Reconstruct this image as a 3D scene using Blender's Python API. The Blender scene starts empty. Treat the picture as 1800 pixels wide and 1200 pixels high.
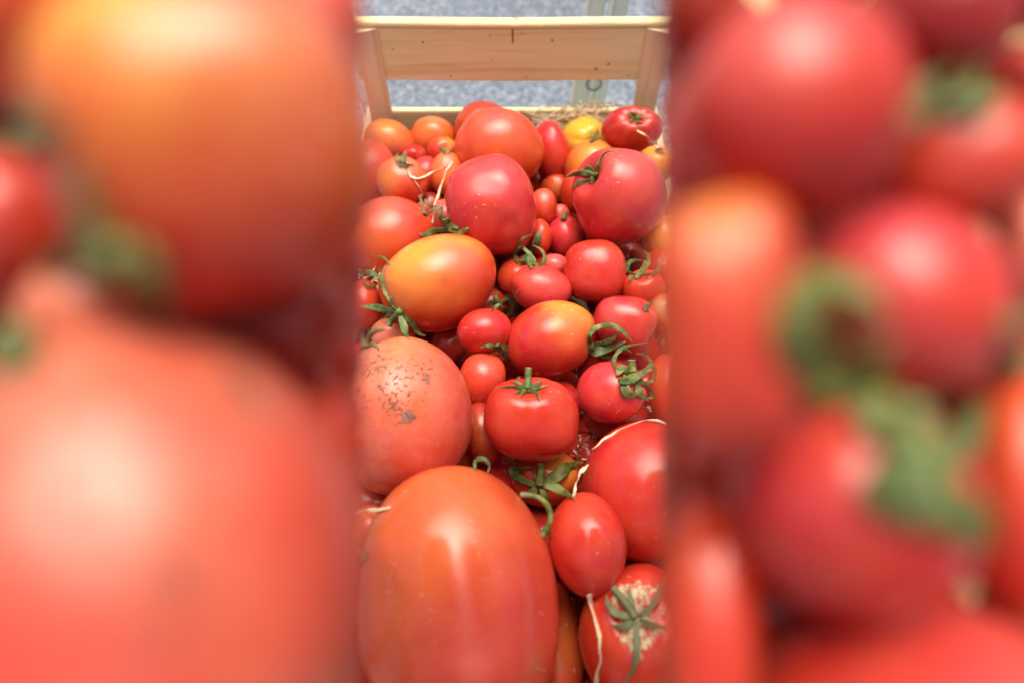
import bpy, bmesh, math, random
import numpy as np
from mathutils import Vector, Matrix
from mathutils.bvhtree import BVHTree

# ------------------------------------------------------------------ camera, world, sun, exposure
R = math.radians
FPX = 1150.0                      # focal length in photo pixels (photo 1800 x 1200)
PITCH = R(57)
CAMZ = 0.44
S = bpy.context.scene
cam = bpy.data.cameras.new('camera')
cam_o = bpy.data.objects.new('camera', cam)
S.collection.objects.link(cam_o)
cam_o.location = (0, 0, CAMZ)
cam_o.rotation_euler = (R(90) - PITCH, 0, 0)
cam.sensor_width = 36
cam.sensor_fit = 'HORIZONTAL'
cam.lens = 36 * FPX / 1800
cam.clip_start = 0.005
cam.clip_end = 300
cam.dof.use_dof = True
cam.dof.focus_distance = 0.49
cam.dof.aperture_fstop = 3.0
S.camera = cam_o

W = bpy.data.worlds.new('World')
S.world = W
W.use_nodes = True
nt = W.node_tree
sky = nt.nodes.new('ShaderNodeTexSky')
sky.sky_type = 'NISHITA'
sky.sun_disc = False
SUN_EL, SUN_AZ = R(77), R(10)     # azimuth measured clockwise from +Y
sky.sun_elevation = SUN_EL
sky.sun_rotation = SUN_AZ
sky.air_density = 0.8
sky.dust_density = 9.0
sky.ozone_density = 0.2
bg = nt.nodes['Background']
nt.links.new(sky.outputs[0], bg.inputs[0])
bg.inputs[1].default_value = 0.14

sun = bpy.data.lights.new('sun', 'SUN')
sun.energy = 1.5
sun.angle = R(54)
sun.color = (1.0, 0.94, 0.85)
sun_o = bpy.data.objects.new('sun', sun)
S.collection.objects.link(sun_o)
sd = Vector((math.sin(SUN_AZ) * math.cos(SUN_EL), math.cos(SUN_AZ) * math.cos(SUN_EL), math.sin(SUN_EL)))
sun_o.rotation_euler = sd.to_track_quat('Z', 'Y').to_euler()
sun_o.location = sd * 5

S.view_settings.view_transform = 'Standard'
S.view_settings.look = 'None'
S.view_settings.exposure = 0.62
S.view_settings.gamma = 1
S.view_settings.use_curve_mapping = False
S.cycles.use_denoising = True
S.cycles.max_bounces = 8

# ------------------------------------------------------------------ helpers
rng = np.random.default_rng(7)
random.seed(7)
CAM = Vector((0, 0, CAMZ))
RT = Vector((1, 0, 0))
UP = Vector((0, math.sin(PITCH), math.cos(PITCH)))
FW = Vector((0, math.cos(PITCH), -math.sin(PITCH)))


def ray(px, py):
    """direction through a photo pixel with unit length along the optical axis"""
    return FW + RT * ((px - 900) / FPX) - UP * ((py - 600) / FPX)


def at(px, py, d):
    return CAM + ray(px, py) * d


def on_z(px, py, z):
    r = ray(px, py)
    return (z - CAMZ) / r.z          # depth at which the ray meets height z


def on_y(px, py, y):
    r = ray(px, py)
    return CAM + r * (y / r.y)


def link(o, parent=None):
    S.collection.objects.link(o)
    if parent is not None:
        o.parent = parent
        o.matrix_parent_inverse = parent.matrix_world.inverted() if parent.type != 'EMPTY' else Matrix.Translation(-parent.location)
    return o


def tag(o, label, cat=None, group=None, kind=None):
    o['label'] = label
    if cat: o['category'] = cat
    if group: o['group'] = group
    if kind: o['kind'] = kind
    return o


def mesh_obj(name, verts, faces, mat, parent=None, smooth=False):
    me = bpy.data.meshes.new(name)
    me.from_pydata([tuple(v) for v in verts], [], faces)
    me.validate()
    if smooth:
        me.polygons.foreach_set('use_smooth', [True] * len(me.polygons))
    me.materials.append(mat)
    o = bpy.data.objects.new(name, me)
    return link(o, parent)


def empty(name, loc):
    e = bpy.data.objects.new(name, None)
    e.empty_display_size = 0.02
    e.location = loc
    return link(e)


def board(name, lo, hi, mat, parent, bev=0.0012, warp=0.0, seg=1, axis=0, rot=None):
    """a plank with softened, slightly uneven edges; axis = grain direction"""
    lo, hi = Vector(lo), Vector(hi)
    bm = bmesh.new()
    bmesh.ops.create_cube(bm, size=1)
    sz = hi - lo
    c = (lo + hi) / 2
    if seg > 1:
        es = [e for e in bm.edges if abs((e.verts[0].co - e.verts[1].co)[axis]) > 0.5]
        bmesh.ops.subdivide_edges(bm, edges=es, cuts=seg - 1, use_grid_fill=True)
    for v in bm.verts:
        v.co = Vector((v.co.x * sz.x, v.co.y * sz.y, v.co.z * sz.z))
    bmesh.ops.bevel(bm, geom=list(bm.edges), offset=bev, segments=2, affect='EDGES', clamp_overlap=True)
    ph = random.uniform(0, 6)
    for v in bm.verts:
        t = v.co[axis] / max(sz[axis], 1e-6)
        if warp:
            other = 2 if axis != 2 else 1
            v.co[other] += warp * (math.cos(t * math.pi) * 0.7 + 0.3 * math.sin(t * 9 + ph))
            v.co[other] += random.uniform(-1, 1) * abs(warp) * 0.10
    if rot is not None:
        bmesh.ops.rotate(bm, verts=bm.verts, matrix=rot, cent=(0, 0, 0))
    bmesh.ops.translate(bm, verts=bm.verts, vec=c)
    me = bpy.data.meshes.new(name)
    bm.to_mesh(me); bm.free()
    me.materials.append(mat)
    return link(bpy.data.objects.new(name, me), parent)


# ------------------------------------------------------------------ materials
def new_mat(name):
    m = bpy.data.materials.new(name)
    m.use_nodes = True
    return m, m.node_tree, m.node_tree.nodes['Principled BSDF']


def N(nt, kind, **kw):
    n = nt.nodes.new(kind)
    for k, v in kw.items():
        if k in n.inputs: n.inputs[k].default_value = v
        else: setattr(n, k, v)
    return n


def ramp(nt, src, stops):
    r = nt.nodes.new('ShaderNodeValToRGB')
    els = r.color_ramp.elements
    while len(els) < len(stops): els.new(0.5)
    for e, (p, c) in zip(els, stops):
        e.position = p
        e.color = c if len(c) == 4 else (*c, 1)
    nt.links.new(src, r.inputs[0])
    return r


def mix(nt, fac, a, b, mode='MIX'):
    m = nt.nodes.new('ShaderNodeMix')
    m.data_type = 'RGBA'; m.blend_type = mode
    for sock, v in ((m.inputs['Factor'], fac), (m.inputs[6], a), (m.inputs[7], b)):
        if hasattr(v, 'default_value') or hasattr(v, 'links'):
            nt.links.new(v, sock)
        else:
            sock.default_value = v if not isinstance(v, tuple) or len(v) == 4 else (*v, 1)
    return m.outputs[2]


def G(v):
    return (v, v, v, 1)


def tomato_material(name, rough=0.27, dusty=0.0):
    m, nt, p = new_mat(name)
    L = nt.links.new
    col = N(nt, 'ShaderNodeVertexColor', layer_name='Col')
    dirt = N(nt, 'ShaderNodeAttribute', attribute_name='dirt')
    cork = N(nt, 'ShaderNodeAttribute', attribute_name='cork')
    dust = N(nt, 'ShaderNodeAttribute', attribute_name='dust')
    tc = N(nt, 'ShaderNodeTexCoord')
    geo = N(nt, 'ShaderNodeNewGeometry')
    info = N(nt, 'ShaderNodeObjectInfo')
    # soft mottling of the ripeness
    n1 = N(nt, 'ShaderNodeTexNoise', Scale=38.0, Detail=4.0, Roughness=0.6)
    L(geo.outputs['Position'], n1.inputs['Vector'])
    c1 = mix(nt, ramp(nt, n1.outputs['Fac'], [(0.32, G(0)), (0.72, G(0.6))]).outputs[0], col.outputs['Color'],
             mix(nt, 0.5, col.outputs['Color'], (0.78, 0.17, 0.06)))
    n2 = N(nt, 'ShaderNodeTexNoise', Scale=14.0, Detail=2.0)
    L(geo.outputs['Position'], n2.inputs['Vector'])
    c1 = mix(nt, 1.0, c1, ramp(nt, n2.outputs['Fac'], [(0.3, (0.86, 0.80, 0.82)), (0.7, (1.08, 1.06, 1.0))]).outputs[0], 'MULTIPLY')
    # tiny pale pores
    v = N(nt, 'ShaderNodeTexVoronoi', Scale=330.0)
    L(geo.outputs['Position'], v.inputs['Vector'])
    n3 = N(nt, 'ShaderNodeTexNoise', Scale=50.0)
    L(geo.outputs['Position'], n3.inputs['Vector'])
    pore = N(nt, 'ShaderNodeMath', operation='MULTIPLY')
    L(ramp(nt, v.outputs['Distance'], [(0.07, G(1)), (0.17, G(0))]).outputs[0], pore.inputs[0])
    L(ramp(nt, n3.outputs['Fac'], [(0.5, G(0)), (0.7, G(0.45))]).outputs[0], pore.inputs[1])
    c1 = mix(nt, pore.outputs[0], c1, (0.9, 0.42, 0.22))
    # hairline scratches: stretched noise, only here and there
    mp = N(nt, 'ShaderNodeMapping')
    mp.inputs['Scale'].default_value = (260, 420, 60)
    mp.inputs['Rotation'].default_value = (0.5, 0.4, 0.9)
    L(geo.outputs['Position'], mp.inputs['Vector'])
    n4 = N(nt, 'ShaderNodeTexNoise', Scale=1.0, Detail=1.0)
    L(mp.outputs[0], n4.inputs['Vector'])
    n5 = N(nt, 'ShaderNodeTexNoise', Scale=30.0, Detail=1.0)
    L(geo.outputs['Position'], n5.inputs['Vector'])
    scr = N(nt, 'ShaderNodeMath', operation='MULTIPLY')
    L(ramp(nt, n4.outputs['Fac'], [(0.68, G(0)), (0.74, G(1))]).outputs[0], scr.inputs[0])
    L(ramp(nt, n5.outputs['Fac'], [(0.55, G(0)), (0.68, G(0.38))]).outputs[0], scr.inputs[1])
    c1 = mix(nt, scr.outputs[0], c1, (0.85, 0.52, 0.36))
    # dark freckles
    v2 = N(nt, 'ShaderNodeTexVoronoi', Scale=75.0)
    L(geo.outputs['Position'], v2.inputs['Vector'])
    fr = ramp(nt, v2.outputs['Distance'], [(0.035, G(0.75)), (0.06, G(0))])
    frm = N(nt, 'ShaderNodeMath', operation='MULTIPLY')
    L(fr.outputs[0], frm.inputs[0])
    L(ramp(nt, n5.outputs['Fac'], [(0.42, G(1)), (0.5, G(0))]).outputs[0], frm.inputs[1])
    c1 = mix(nt, frm.outputs[0], c1, (0.10, 0.03, 0.015))
    # soil clinging to the skin, where the attribute asks for it
    nd = N(nt, 'ShaderNodeTexNoise', Scale=330.0, Detail=6.0, Roughness=0.72)
    L(geo.outputs['Position'], nd.inputs['Vector'])
    dm = N(nt, 'ShaderNodeMath', operation='ADD')
    L(nd.outputs['Fac'], dm.inputs[0]); L(dirt.outputs['Fac'], dm.inputs[1])
    dmask = ramp(nt, dm.outputs[0], [(0.87, G(0)), (0.94, G(1))])
    c1 = mix(nt, dmask.outputs[0], c1, mix(nt, nd.outputs['Fac'], (0.06, 0.045, 0.03), (0.24, 0.19, 0.14)))
    # thin dust film
    nfd = N(nt, 'ShaderNodeTexNoise', Scale=70.0, Detail=5.0, Roughness=0.7)
    L(geo.outputs['Position'], nfd.inputs['Vector'])
    fdm = N(nt, 'ShaderNodeMath', operation='MULTIPLY')
    L(dust.outputs['Fac'], fdm.inputs[0]); L(ramp(nt, nfd.outputs['Fac'], [(0.35, G(0.15)), (0.65, G(1))]).outputs[0], fdm.inputs[1])
    film = ramp(nt, fdm.outputs[0], [(0.0, G(0)), (1.0, G(0.55))])
    c1 = mix(nt, film.outputs[0], c1, (0.72, 0.44, 0.33))
    # corky, cracked skin
    nc = N(nt, 'ShaderNodeTexNoise', Scale=190.0, Detail=5.0, Roughness=0.65)
    L(geo.outputs['Position'], nc.inputs['Vector'])
    cm = N(nt, 'ShaderNodeMath', operation='ADD')
    L(nc.outputs['Fac'], cm.inputs[0]); L(cork.outputs['Fac'], cm.inputs[1])
    cmask = ramp(nt, cm.outputs[0], [(0.86, G(0)), (0.96, G(1))])
    c1 = mix(nt, cmask.outputs[0], c1, mix(nt, ramp(nt, nc.outputs['Fac'], [(0.35, G(0)), (0.65, G(1))]).outputs[0], (0.30, 0.17, 0.06), (0.70, 0.56, 0.34)))
    L(c1, p.inputs['Base Color'])
    # gloss
    rr = N(nt, 'ShaderNodeMath', operation='MULTIPLY_ADD')
    L(n1.outputs['Fac'], rr.inputs[0]); rr.inputs[1].default_value = 0.20; rr.inputs[2].default_value = rough - 0.07
    ra = N(nt, 'ShaderNodeMath', operation='MULTIPLY_ADD')
    L(dmask.outputs[0], ra.inputs[0]); ra.inputs[1].default_value = 0.5; L(rr.outputs[0], ra.inputs[2])
    rb = N(nt, 'ShaderNodeMath', operation='MULTIPLY_ADD')
    L(cmask.outputs[0], rb.inputs[0]); rb.inputs[1].default_value = 0.5; L(ra.outputs[0], rb.inputs[2])
    rc = N(nt, 'ShaderNodeMath', operation='MULTIPLY_ADD')
    L(film.outputs[0], rc.inputs[0]); rc.inputs[1].default_value = 0.5; L(rb.outputs[0], rc.inputs[2])
    L(rc.outputs[0], p.inputs['Roughness'])
    p.inputs['Specular IOR Level'].default_value = 0.46
    p.inputs['Subsurface Weight'].default_value = 0.12
    p.inputs['Subsurface Radius'].default_value = (1.0, 0.25, 0.1)
    p.inputs['Subsurface Scale'].default_value = 0.004
    # relief
    b1 = N(nt, 'ShaderNodeBump', Strength=0.16, Distance=0.0008)
    nb = N(nt, 'ShaderNodeTexNoise', Scale=120.0, Detail=3.0)
    L(geo.outputs['Position'], nb.inputs['Vector'])
    L(nb.outputs['Fac'], b1.inputs['Height'])
    b2 = N(nt, 'ShaderNodeBump', Strength=0.8, Distance=0.0012)
    L(dmask.outputs[0], b2.inputs['Height']); L(b1.outputs[0], b2.inputs['Normal'])
    b3 = N(nt, 'ShaderNodeBump', Strength=0.6, Distance=0.0009)
    mm = N(nt, 'ShaderNodeMath', operation='MULTIPLY')
    L(cmask.outputs[0], mm.inputs[0]); L(nc.outputs['Fac'], mm.inputs[1])
    L(mm.outputs[0], b3.inputs['Height']); L(b2.outputs[0], b3.inputs['Normal'])
    L(b3.outputs[0], p.inputs['Normal'])
    return m


def green_material(name='calyx_green', dry=0.0):
    m, nt, p = new_mat(name)
    L = nt.links.new
    geo = N(nt, 'ShaderNodeNewGeometry')
    info = N(nt, 'ShaderNodeObjectInfo')
    n = N(nt, 'ShaderNodeTexNoise', Scale=160.0, Detail=4.0)
    L(geo.outputs['Position'], n.inputs['Vector'])
    c = ramp(nt, n.outputs['Fac'], [(0.25, (0.030, 0.050, 0.010)), (0.5, (0.085, 0.125, 0.025)), (0.8, (0.21, 0.25, 0.07))])
    tint = ramp(nt, info.outputs['Random'], [(0, (0.72, 0.85, 0.7)), (0.5, (1, 1, 1)), (1, (1.25, 1.05, 0.75))])
    c2 = mix(nt, 1.0, c.outputs[0], tint.outputs[0], 'MULTIPLY')
    vc = N(nt, 'ShaderNodeAttribute', attribute_name='tip')
    c3 = mix(nt, ramp(nt, vc.outputs['Fac'], [(0.8, G(0)), (1.0, G(0.7))]).outputs[0], c2, (0.30, 0.24, 0.12))
    # fine pale hairs
    v = N(nt, 'ShaderNodeTexVoronoi', Scale=900.0)
    L(geo.outputs['Position'], v.inputs['Vector'])
    c4 = mix(nt, ramp(nt, v.outputs['Distance'], [(0.08, G(0.6)), (0.2, G(0))]).outputs[0], c3, (0.5, 0.55, 0.32))
    c4 = mix(nt, dry, c4, (0.17, 0.16, 0.085))
    L(c4, p.inputs['Base Color'])
    p.inputs['Roughness'].default_value = 0.55
    p.inputs['Subsurface Weight'].default_value = 0.0
    b = N(nt, 'ShaderNodeBump', Strength=0.5, Distance=0.0006)
    L(n.outputs['Fac'], b.inputs['Height']); L(b.outputs[0], p.inputs['Normal'])
    return m


def cut_stem_material():
    m, nt, p = new_mat('cut_stem_end')
    p.inputs['Base Color'].default_value = (0.55, 0.52, 0.32, 1)
    p.inputs['Roughness'].default_value = 0.8
    return m


def wood_material(name, ax, tone=(1, 1, 1)):
    m, nt, p = new_mat(name)
    L = nt.links.new
    geo = N(nt, 'ShaderNodeNewGeometry')
    info = N(nt, 'ShaderNodeObjectInfo')
    off = N(nt, 'ShaderNodeVectorMath', operation='ADD')
    sc = N(nt, 'ShaderNodeVectorMath', operation='SCALE')
    L(info.outputs['Random'], sc.inputs['Scale']); sc.inputs[0].default_value = (3, 5, 7)
    L(geo.outputs['Position'], off.inputs[0]); L(sc.outputs[0], off.inputs[1])
    mp = N(nt, 'ShaderNodeMapping')
    s = [95, 95, 95]; s[ax] = 4.5
    mp.inputs['Scale'].default_value = s
    L(off.outputs[0], mp.inputs['Vector'])
    n = N(nt, 'ShaderNodeTexNoise', Scale=1.0, Detail=6.0, Roughness=0.6, Distortion=0.6)
    L(mp.outputs[0], n.inputs['Vector'])
    c = ramp(nt, n.outputs['Fac'], [(0.25, (0.62, 0.46, 0.22)), (0.5, (0.84, 0.71, 0.42)), (0.8, (0.90, 0.82, 0.57))])
    n2 = N(nt, 'ShaderNodeTexNoise', Scale=9.0, Detail=3.0)
    L(off.outputs[0], n2.inputs['Vector'])
    c2 = mix(nt, ramp(nt, n2.outputs['Fac'], [(0.4, G(0)), (0.75, G(0.45))]).outputs[0], c.outputs[0], (0.78, 0.57, 0.31))
    v = N(nt, 'ShaderNodeTexVoronoi', Scale=42.0)
    L(off.outputs[0], v.inputs['Vector'])
    c3 = mix(nt, ramp(nt, v.outputs['Distance'], [(0.05, G(0.85)), (0.085, G(0))]).outputs[0], c2, (0.20, 0.09, 0.035))
    c4 = mix(nt, 1.0, c3, (*tone, 1), 'MULTIPLY')
    L(c4, p.inputs['Base Color'])
    p.inputs['Roughness'].default_value = 0.62
    b = N(nt, 'ShaderNodeBump', Strength=0.35, Distance=0.0006)
    L(n.outputs['Fac'], b.inputs['Height']); L(b.outputs[0], p.inputs['Normal'])
    return m


def straw_material():
    m, nt, p = new_mat('wood_wool')
    L = nt.links.new
    geo = N(nt, 'ShaderNodeNewGeometry')
    n = N(nt, 'ShaderNodeTexNoise', Scale=90.0, Detail=3.0)
    L(geo.outputs['Position'], n.inputs['Vector'])
    c = ramp(nt, n.outputs['Fac'], [(0.3, (0.70, 0.54, 0.30)), (0.7, (0.90, 0.79, 0.56))])
    L(c.outputs[0], p.inputs['Base Color'])
    p.inputs['Roughness'].default_value = 0.6
    return m


def asphalt_material():
    m, nt, p = new_mat('asphalt')
    L = nt.links.new
    geo = N(nt, 'ShaderNodeNewGeometry')
    v = N(nt, 'ShaderNodeTexVoronoi', Scale=215.0)
    L(geo.outputs['Position'], v.inputs['Vector'])
    n = N(nt, 'ShaderNodeTexNoise', Scale=210.0, Detail=5.0, Roughness=0.7)
    L(geo.outputs['Position'], n.inputs['Vector'])
    hsv = N(nt, 'ShaderNodeSeparateColor')
    L(v.outputs['Color'], hsv.inputs[0])
    c = ramp(nt, hsv.outputs[0], [(0.0, (0.085, 0.11, 0.14)), (0.3, (0.14, 0.175, 0.215)), (0.75, (0.19, 0.23, 0.28)), (1.0, (0.36, 0.39, 0.42))])
    c2 = mix(nt, ramp(nt, n.outputs['Fac'], [(0.36, G(0.85)), (0.47, G(0))]).outputs[0], c.outputs[0], (0.03, 0.035, 0.05))
    n2 = N(nt, 'ShaderNodeTexNoise', Scale=5.0, Detail=3.0)
    L(geo.outputs['Position'], n2.inputs['Vector'])
    c3 = mix(nt, 1.0, c2, ramp(nt, n2.outputs['Fac'], [(0.3, G(0.85)), (0.7, G(1.1))]).outputs[0], 'MULTIPLY')
    L(c3, p.inputs['Base Color'])
    p.inputs['Roughness'].default_value = 0.8
    b = N(nt, 'ShaderNodeBump', Strength=0.8, Distance=0.003)
    L(n.outputs['Fac'], b.inputs['Height']); L(b.outputs[0], p.inputs['Normal'])
    return m


def plain(name, col, rough=0.5, metal=0.0, scale=60.0, amt=0.12):
    m, nt, p = new_mat(name)
    L = nt.links.new
    geo = N(nt, 'ShaderNodeNewGeometry')
    n = N(nt, 'ShaderNodeTexNoise', Scale=scale, Detail=4.0)
    L(geo.outputs['Position'], n.inputs['Vector'])
    lo = tuple(c * (1 - amt) for c in col); hi = tuple(min(1, c * (1 + amt)) for c in col)
    L(ramp(nt, n.outputs['Fac'], [(0.3, lo), (0.7, hi)]).outputs[0], p.inputs['Base Color'])
    p.inputs['Roughness'].default_value = rough
    p.inputs['Metallic'].default_value = metal
    return m


M_TOM = tomato_material('tomato_skin', 0.185)
M_GREEN = green_material()
M_DRY = green_material('withered_calyx', 0.55)
M_CUT = cut_stem_material()
M_WOODX = wood_material('poplar_wood_crosswise', 0, (0.98, 1.05, 0.86))
M_WOODZ = wood_material('poplar_wood_upright', 2, (0.93, 0.90, 0.86))
M_WOODY = wood_material('poplar_wood_lengthwise', 1)
M_STRAW = straw_material()
M_ASPH = asphalt_material()
M_PAINT = plain('painted_metal', (0.62, 0.71, 0.74), 0.35, 0.0, 30, 0.06)
M_EDGE = plain('bare_edge', (0.85, 0.85, 0.82), 0.4, 0.0, 30, 0.05)
M_RING = plain('dark_cord', (0.05, 0.06, 0.07), 0.6)
M_CRACK = plain('dark_crack', (0.07, 0.035, 0.015), 0.9)

# ------------------------------------------------------------------ the ground
GZ = -0.17
g = mesh_obj('ground', [(-60, -60, GZ), (60, -60, GZ), (60, 60, GZ), (-60, 60, GZ)], [(0, 1, 2, 3)], M_ASPH)
tag(g, 'grey blue asphalt ground behind the wooden crate', 'ground', kind='structure')

# ------------------------------------------------------------------ the crate
YW = 0.595                     # inside face of the far end
XH = 0.152                     # half the inside width
YN = -0.02
crate = empty('wooden_crate', (0, (YW + YN) / 2, GZ))
tag(crate, 'pale poplar wood crate with open far end, filled with tomatoes', 'crate')
bpy.context.view_layer.update()


def zy(py, y=YW, px=900):
    return on_y(px, py, y).z


z_cap = zy(37)
z_rail_top = zy(48)
z_rail_bot = zy(142)
z_low_top = zy(196)
FLOOR = GZ + 0.014
T = 0.007
for sgn, yy, far in ((1, YW, True), (-1, YN, False)):
    y0, y1 = (yy, yy + T) if sgn > 0 else (yy - T, yy)
    r = board('end_rail', (-XH - T, y0, z_rail_bot), (XH + T, y1, z_rail_top), M_WOODX, crate, 0.0012, -0.0012, 14)
    c0, c1 = (yy - 0.0015, yy + T + 0.003) if sgn > 0 else (yy - T - 0.003, yy + 0.0015)
    board('end_rail_cap', (-XH - T, c0, z_rail_top + 0.0004), (XH + T, c1, z_rail_top + 0.0052), M_WOODX, crate, 0.001, -0.0012, 14)
    board('end_board', (-XH - T, y0 + 0.0005, z_low_top - 0.075), (XH + T, y1, z_low_top), M_WOODX, crate, 0.001, 0.0003, 8)
    board('end_board', (-XH - T, y0 + 0.0005, FLOOR + 0.002), (XH + T, y1, z_low_top - 0.083), M_WOODX, crate, 0.001, 0.0003, 8)
    # triangular corner posts
    for sx in (-1, 1):
        pw = 0.0225
        xo = sx * XH
        xi = sx * (XH - pw)
        yb = yy - sgn * 0.0006
        yf = yy - sgn * 0.011
        zt, zb = z_rail_top - 0.0002, GZ + 0.001
        pts = [(xo, yb), (xi, yb), (xi + sx * 0.002, yy - sgn * 0.003), (xo - sx * 0.003, yf + sgn * 0.001), (xo, yf)]
        vs = [(a, b, zb) for a, b in pts] + [(a, b, zt) for a, b in pts]
        n = len(pts)
        fs = [tuple(range(n)), tuple(range(2 * n - 1, n - 1, -1))] + [(i, (i + 1) % n, n + (i + 1) % n, n + i) for i in range(n)]
        o = mesh_obj('corner_post', vs, fs, M_WOODZ, crate)
        bm = bmesh.new(); bm.from_mesh(o.data); bmesh.ops.recalc_face_normals(bm, faces=bm.faces); bm.to_mesh(o.data); bm.free()
for sx in (-1, 1):
    a, b = (XH, XH + T) if sx > 0 else (-XH - T, -XH)
    h0, h1 = FLOOR + 0.002, z_low_top
    for k in range(2):
        board('side_board', (a, YN, h0 + (h1 - h0) * (k * 0.52)), (b, YW, h0 + (h1 - h0) * (k * 0.52 + 0.48)), M_WOODY, crate, 0.001, 0.0004, 8, 1)
for k in range(7):
    w = 2 * XH / 7
    board('floor_slat', (-XH + k * w + 0.002, YN, FLOOR - 0.006), (-XH + (k + 1) * w - 0.002, YW, FLOOR), M_WOODY, crate, 0.001, 0, 1, 1)
# split and old nail holes in the far rail
pt = on_y(902, 50, YW - 0.0003)
vs = []
for py, hw in ((52, 0.0005), (58, 0.0007), (66, 0.0005), (76, 0.0006), (77, 0.0001)):
    q = on_y(901 + (py - 50) * 0.02, py, YW - 0.0006)
    vs += [(q.x - hw, q.y, q.z), (q.x + hw, q.y, q.z), (q.x + hw, q.y + 0.003, q.z), (q.x - hw, q.y + 0.003, q.z)]
fs = []
for i in range(4):
    for k in range(4):
        fs.append((i * 4 + k, i * 4 + (k + 1) % 4, i * 4 + 4 + (k + 1) % 4, i * 4 + 4 + k))
mesh_obj('split', vs, fs, M_CRACK, crate)
for px, py, rr in ((743, 75, 0.0011), (925, 136, 0.0009), (862, 63, 0.0008), (640, 143, 0.001), (865, 105, 0.0006)):
    q = on_y(px, py, YW - 0.0008)
    vs = []; n = 7
    for yy, k in ((q.y, 0.75), (q.y + 0.004, 1)):
        vs += [(q.x + rr * k * random.uniform(.6, 1.3) * math.cos(i * 6.283 / n), yy, q.z + rr * k * random.uniform(.6, 1.3) * math.sin(i * 6.283 / n)) for i in range(n)]
    fs = [tuple(range(n))] + [(i, (i + 1) % n, n + (i + 1) % n, n + i) for i in range(n)]
    if px > 650: mesh_obj('nail_hole', vs, fs, M_CRACK, crate)

# ------------------------------------------------------------------ the stand behind the crate
YS = 0.70


def tube_box(name, c0, c1, wx, wy, mat, parent):
    (x0, y0, z0), (x1, y1, z1) = c0, c1
    bm = bmesh.new()
    lo = [bm.verts.new((x0 + a * wx, y0 + b * wy, z0)) for a, b in ((-1, -1), (1, -1), (1, 1), (-1, 1))]
    hi = [bm.verts.new((x1 + a * wx, y1 + b * wy, z1)) for a, b in ((-1, -1), (1, -1), (1, 1), (-1, 1))]
    bm.faces.new(lo[::-1]); bm.faces.new(hi)
    for i in range(4): bm.faces.new((lo[i], lo[(i + 1) % 4], hi[(i + 1) % 4], hi[i]))
    bmesh.ops.recalc_face_normals(bm, faces=bm.faces)
    bmesh.ops.bevel(bm, geom=list(bm.edges), offset=min(wx, wy) * 0.3, segments=2, affect='EDGES')
    me = bpy.data.meshes.new(name); bm.to_mesh(me); bm.free()
    me.materials.append(mat)
    return link(bpy.data.objects.new(name, me), parent)


stand = empty('metal_stand', (0.07, YS, GZ))
tag(stand, 'pair of pale grey painted metal legs standing behind the crate', 'stand')
for (xa, ya), (xb, yb), w in (((1048, 0), (1018, 172), 16), ((1090, 0), (1049, 172), 15)):
    p0, p1 = on_y(xa, ya, YS), on_y(xb, yb, YS)
    dirv = (p1 - p0) / (p1.z - p0.z)
    top = p0 + dirv * (0.36 - p0.z)
    bot = p0 + dirv * (GZ - p0.z)
    wx = w / FPX * 0.70
    leg = tube_box('leg', bot, top, wx, 0.010, M_PAINT, stand)
    off = Vector((-wx - 0.0006, -0.011, 0))
    tube_box('edge_strip', bot + off, top + off, 0.0016, 0.0016, M_EDGE, stand)
q = on_y(1044, 148, YS - 0.020)
bm = bmesh.new()
n, k = 28, 8
rr, tr = 0.0085, 0.0011
vv = [[bm.verts.new((q.x + (rr + tr * math.cos(b * 6.2832 / k)) * math.cos(a * 6.2832 / n), q.y + tr * math.sin(b * 6.2832 / k), q.z + (rr + tr * math.cos(b * 6.2832 / k)) * math.sin(a * 6.2832 / n))) for b in range(k)] for a in range(n)]
for a in range(n):
    for b in range(k):
        bm.faces.new((vv[a][b], vv[(a + 1) % n][b], vv[(a + 1) % n][(b + 1) % k], vv[a][(b + 1) % k]))
me = bpy.data.meshes.new('ring'); bm.to_mesh(me); bm.free(); me.materials.append(M_RING)
for f in me.polygons: f.use_smooth = True
link(bpy.data.objects.new('ring', me), stand)

# ------------------------------------------------------------------ tomatoes
bm = bmesh.new()
bmesh.ops.create_icosphere(bm, subdivisions=5, radius=1)
ICO_V = np.array([v.co[:] for v in bm.verts]); ICO_F = [tuple(v.index for v in f.verts) for f in bm.faces]
bm.free()
bm = bmesh.new()
bmesh.ops.create_icosphere(bm, subdivisions=4, radius=1)
ICO4_V = np.array([v.co[:] for v in bm.verts]); ICO4_F = [tuple(v.index for v in f.verts) for f in bm.faces]
bm.free()

C = dict(
    red=(0.50, 0.012, 0.015), pink=(0.54, 0.026, 0.040), deep=(0.30, 0.006, 0.007), rose=(0.62, 0.095, 0.085),  # deep is a red darkened to put the gaps' shade into the colour
    orred=(0.58, 0.043, 0.015), orange=(0.68, 0.14, 0.022), gold=(0.78, 0.36, 0.045), yellow=(0.86, 0.60, 0.04),
    pale=(0.66, 0.24, 0.14), lime=(0.45, 0.42, 0.09), cream=(0.78, 0.55, 0.34), blush=(0.66, 0.14, 0.11), brown=(0.30, 0.13, 0.04),
    ochre=(0.52, 0.20, 0.03))

TOMS = []


def tom(key, label, cx, cy, w, h, rot=0, col='red', d=None, lift=0.0, stem=None, dim=0.16, lobes=0, lob=0.03, taper=0.0, box=0.0,
        patch=(), dirt=(), cork=(), rough=0.02, deep=None, group='tomatoes heaped in the crate', side=False, notch=None, dust=0.0):
    TOMS.append(dict(key=key, label=label, cx=cx, cy=cy, w=w, h=h, rot=R(rot), col=col, d=d, lift=lift, stem=stem, dim=dim, lobes=lobes,
                     lob=lob, taper=taper, box=box, patch=patch, dirt=dirt, cork=cork, rough=rough, deep=deep, group=group, side=side, notch=notch, dust=dust))


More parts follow.
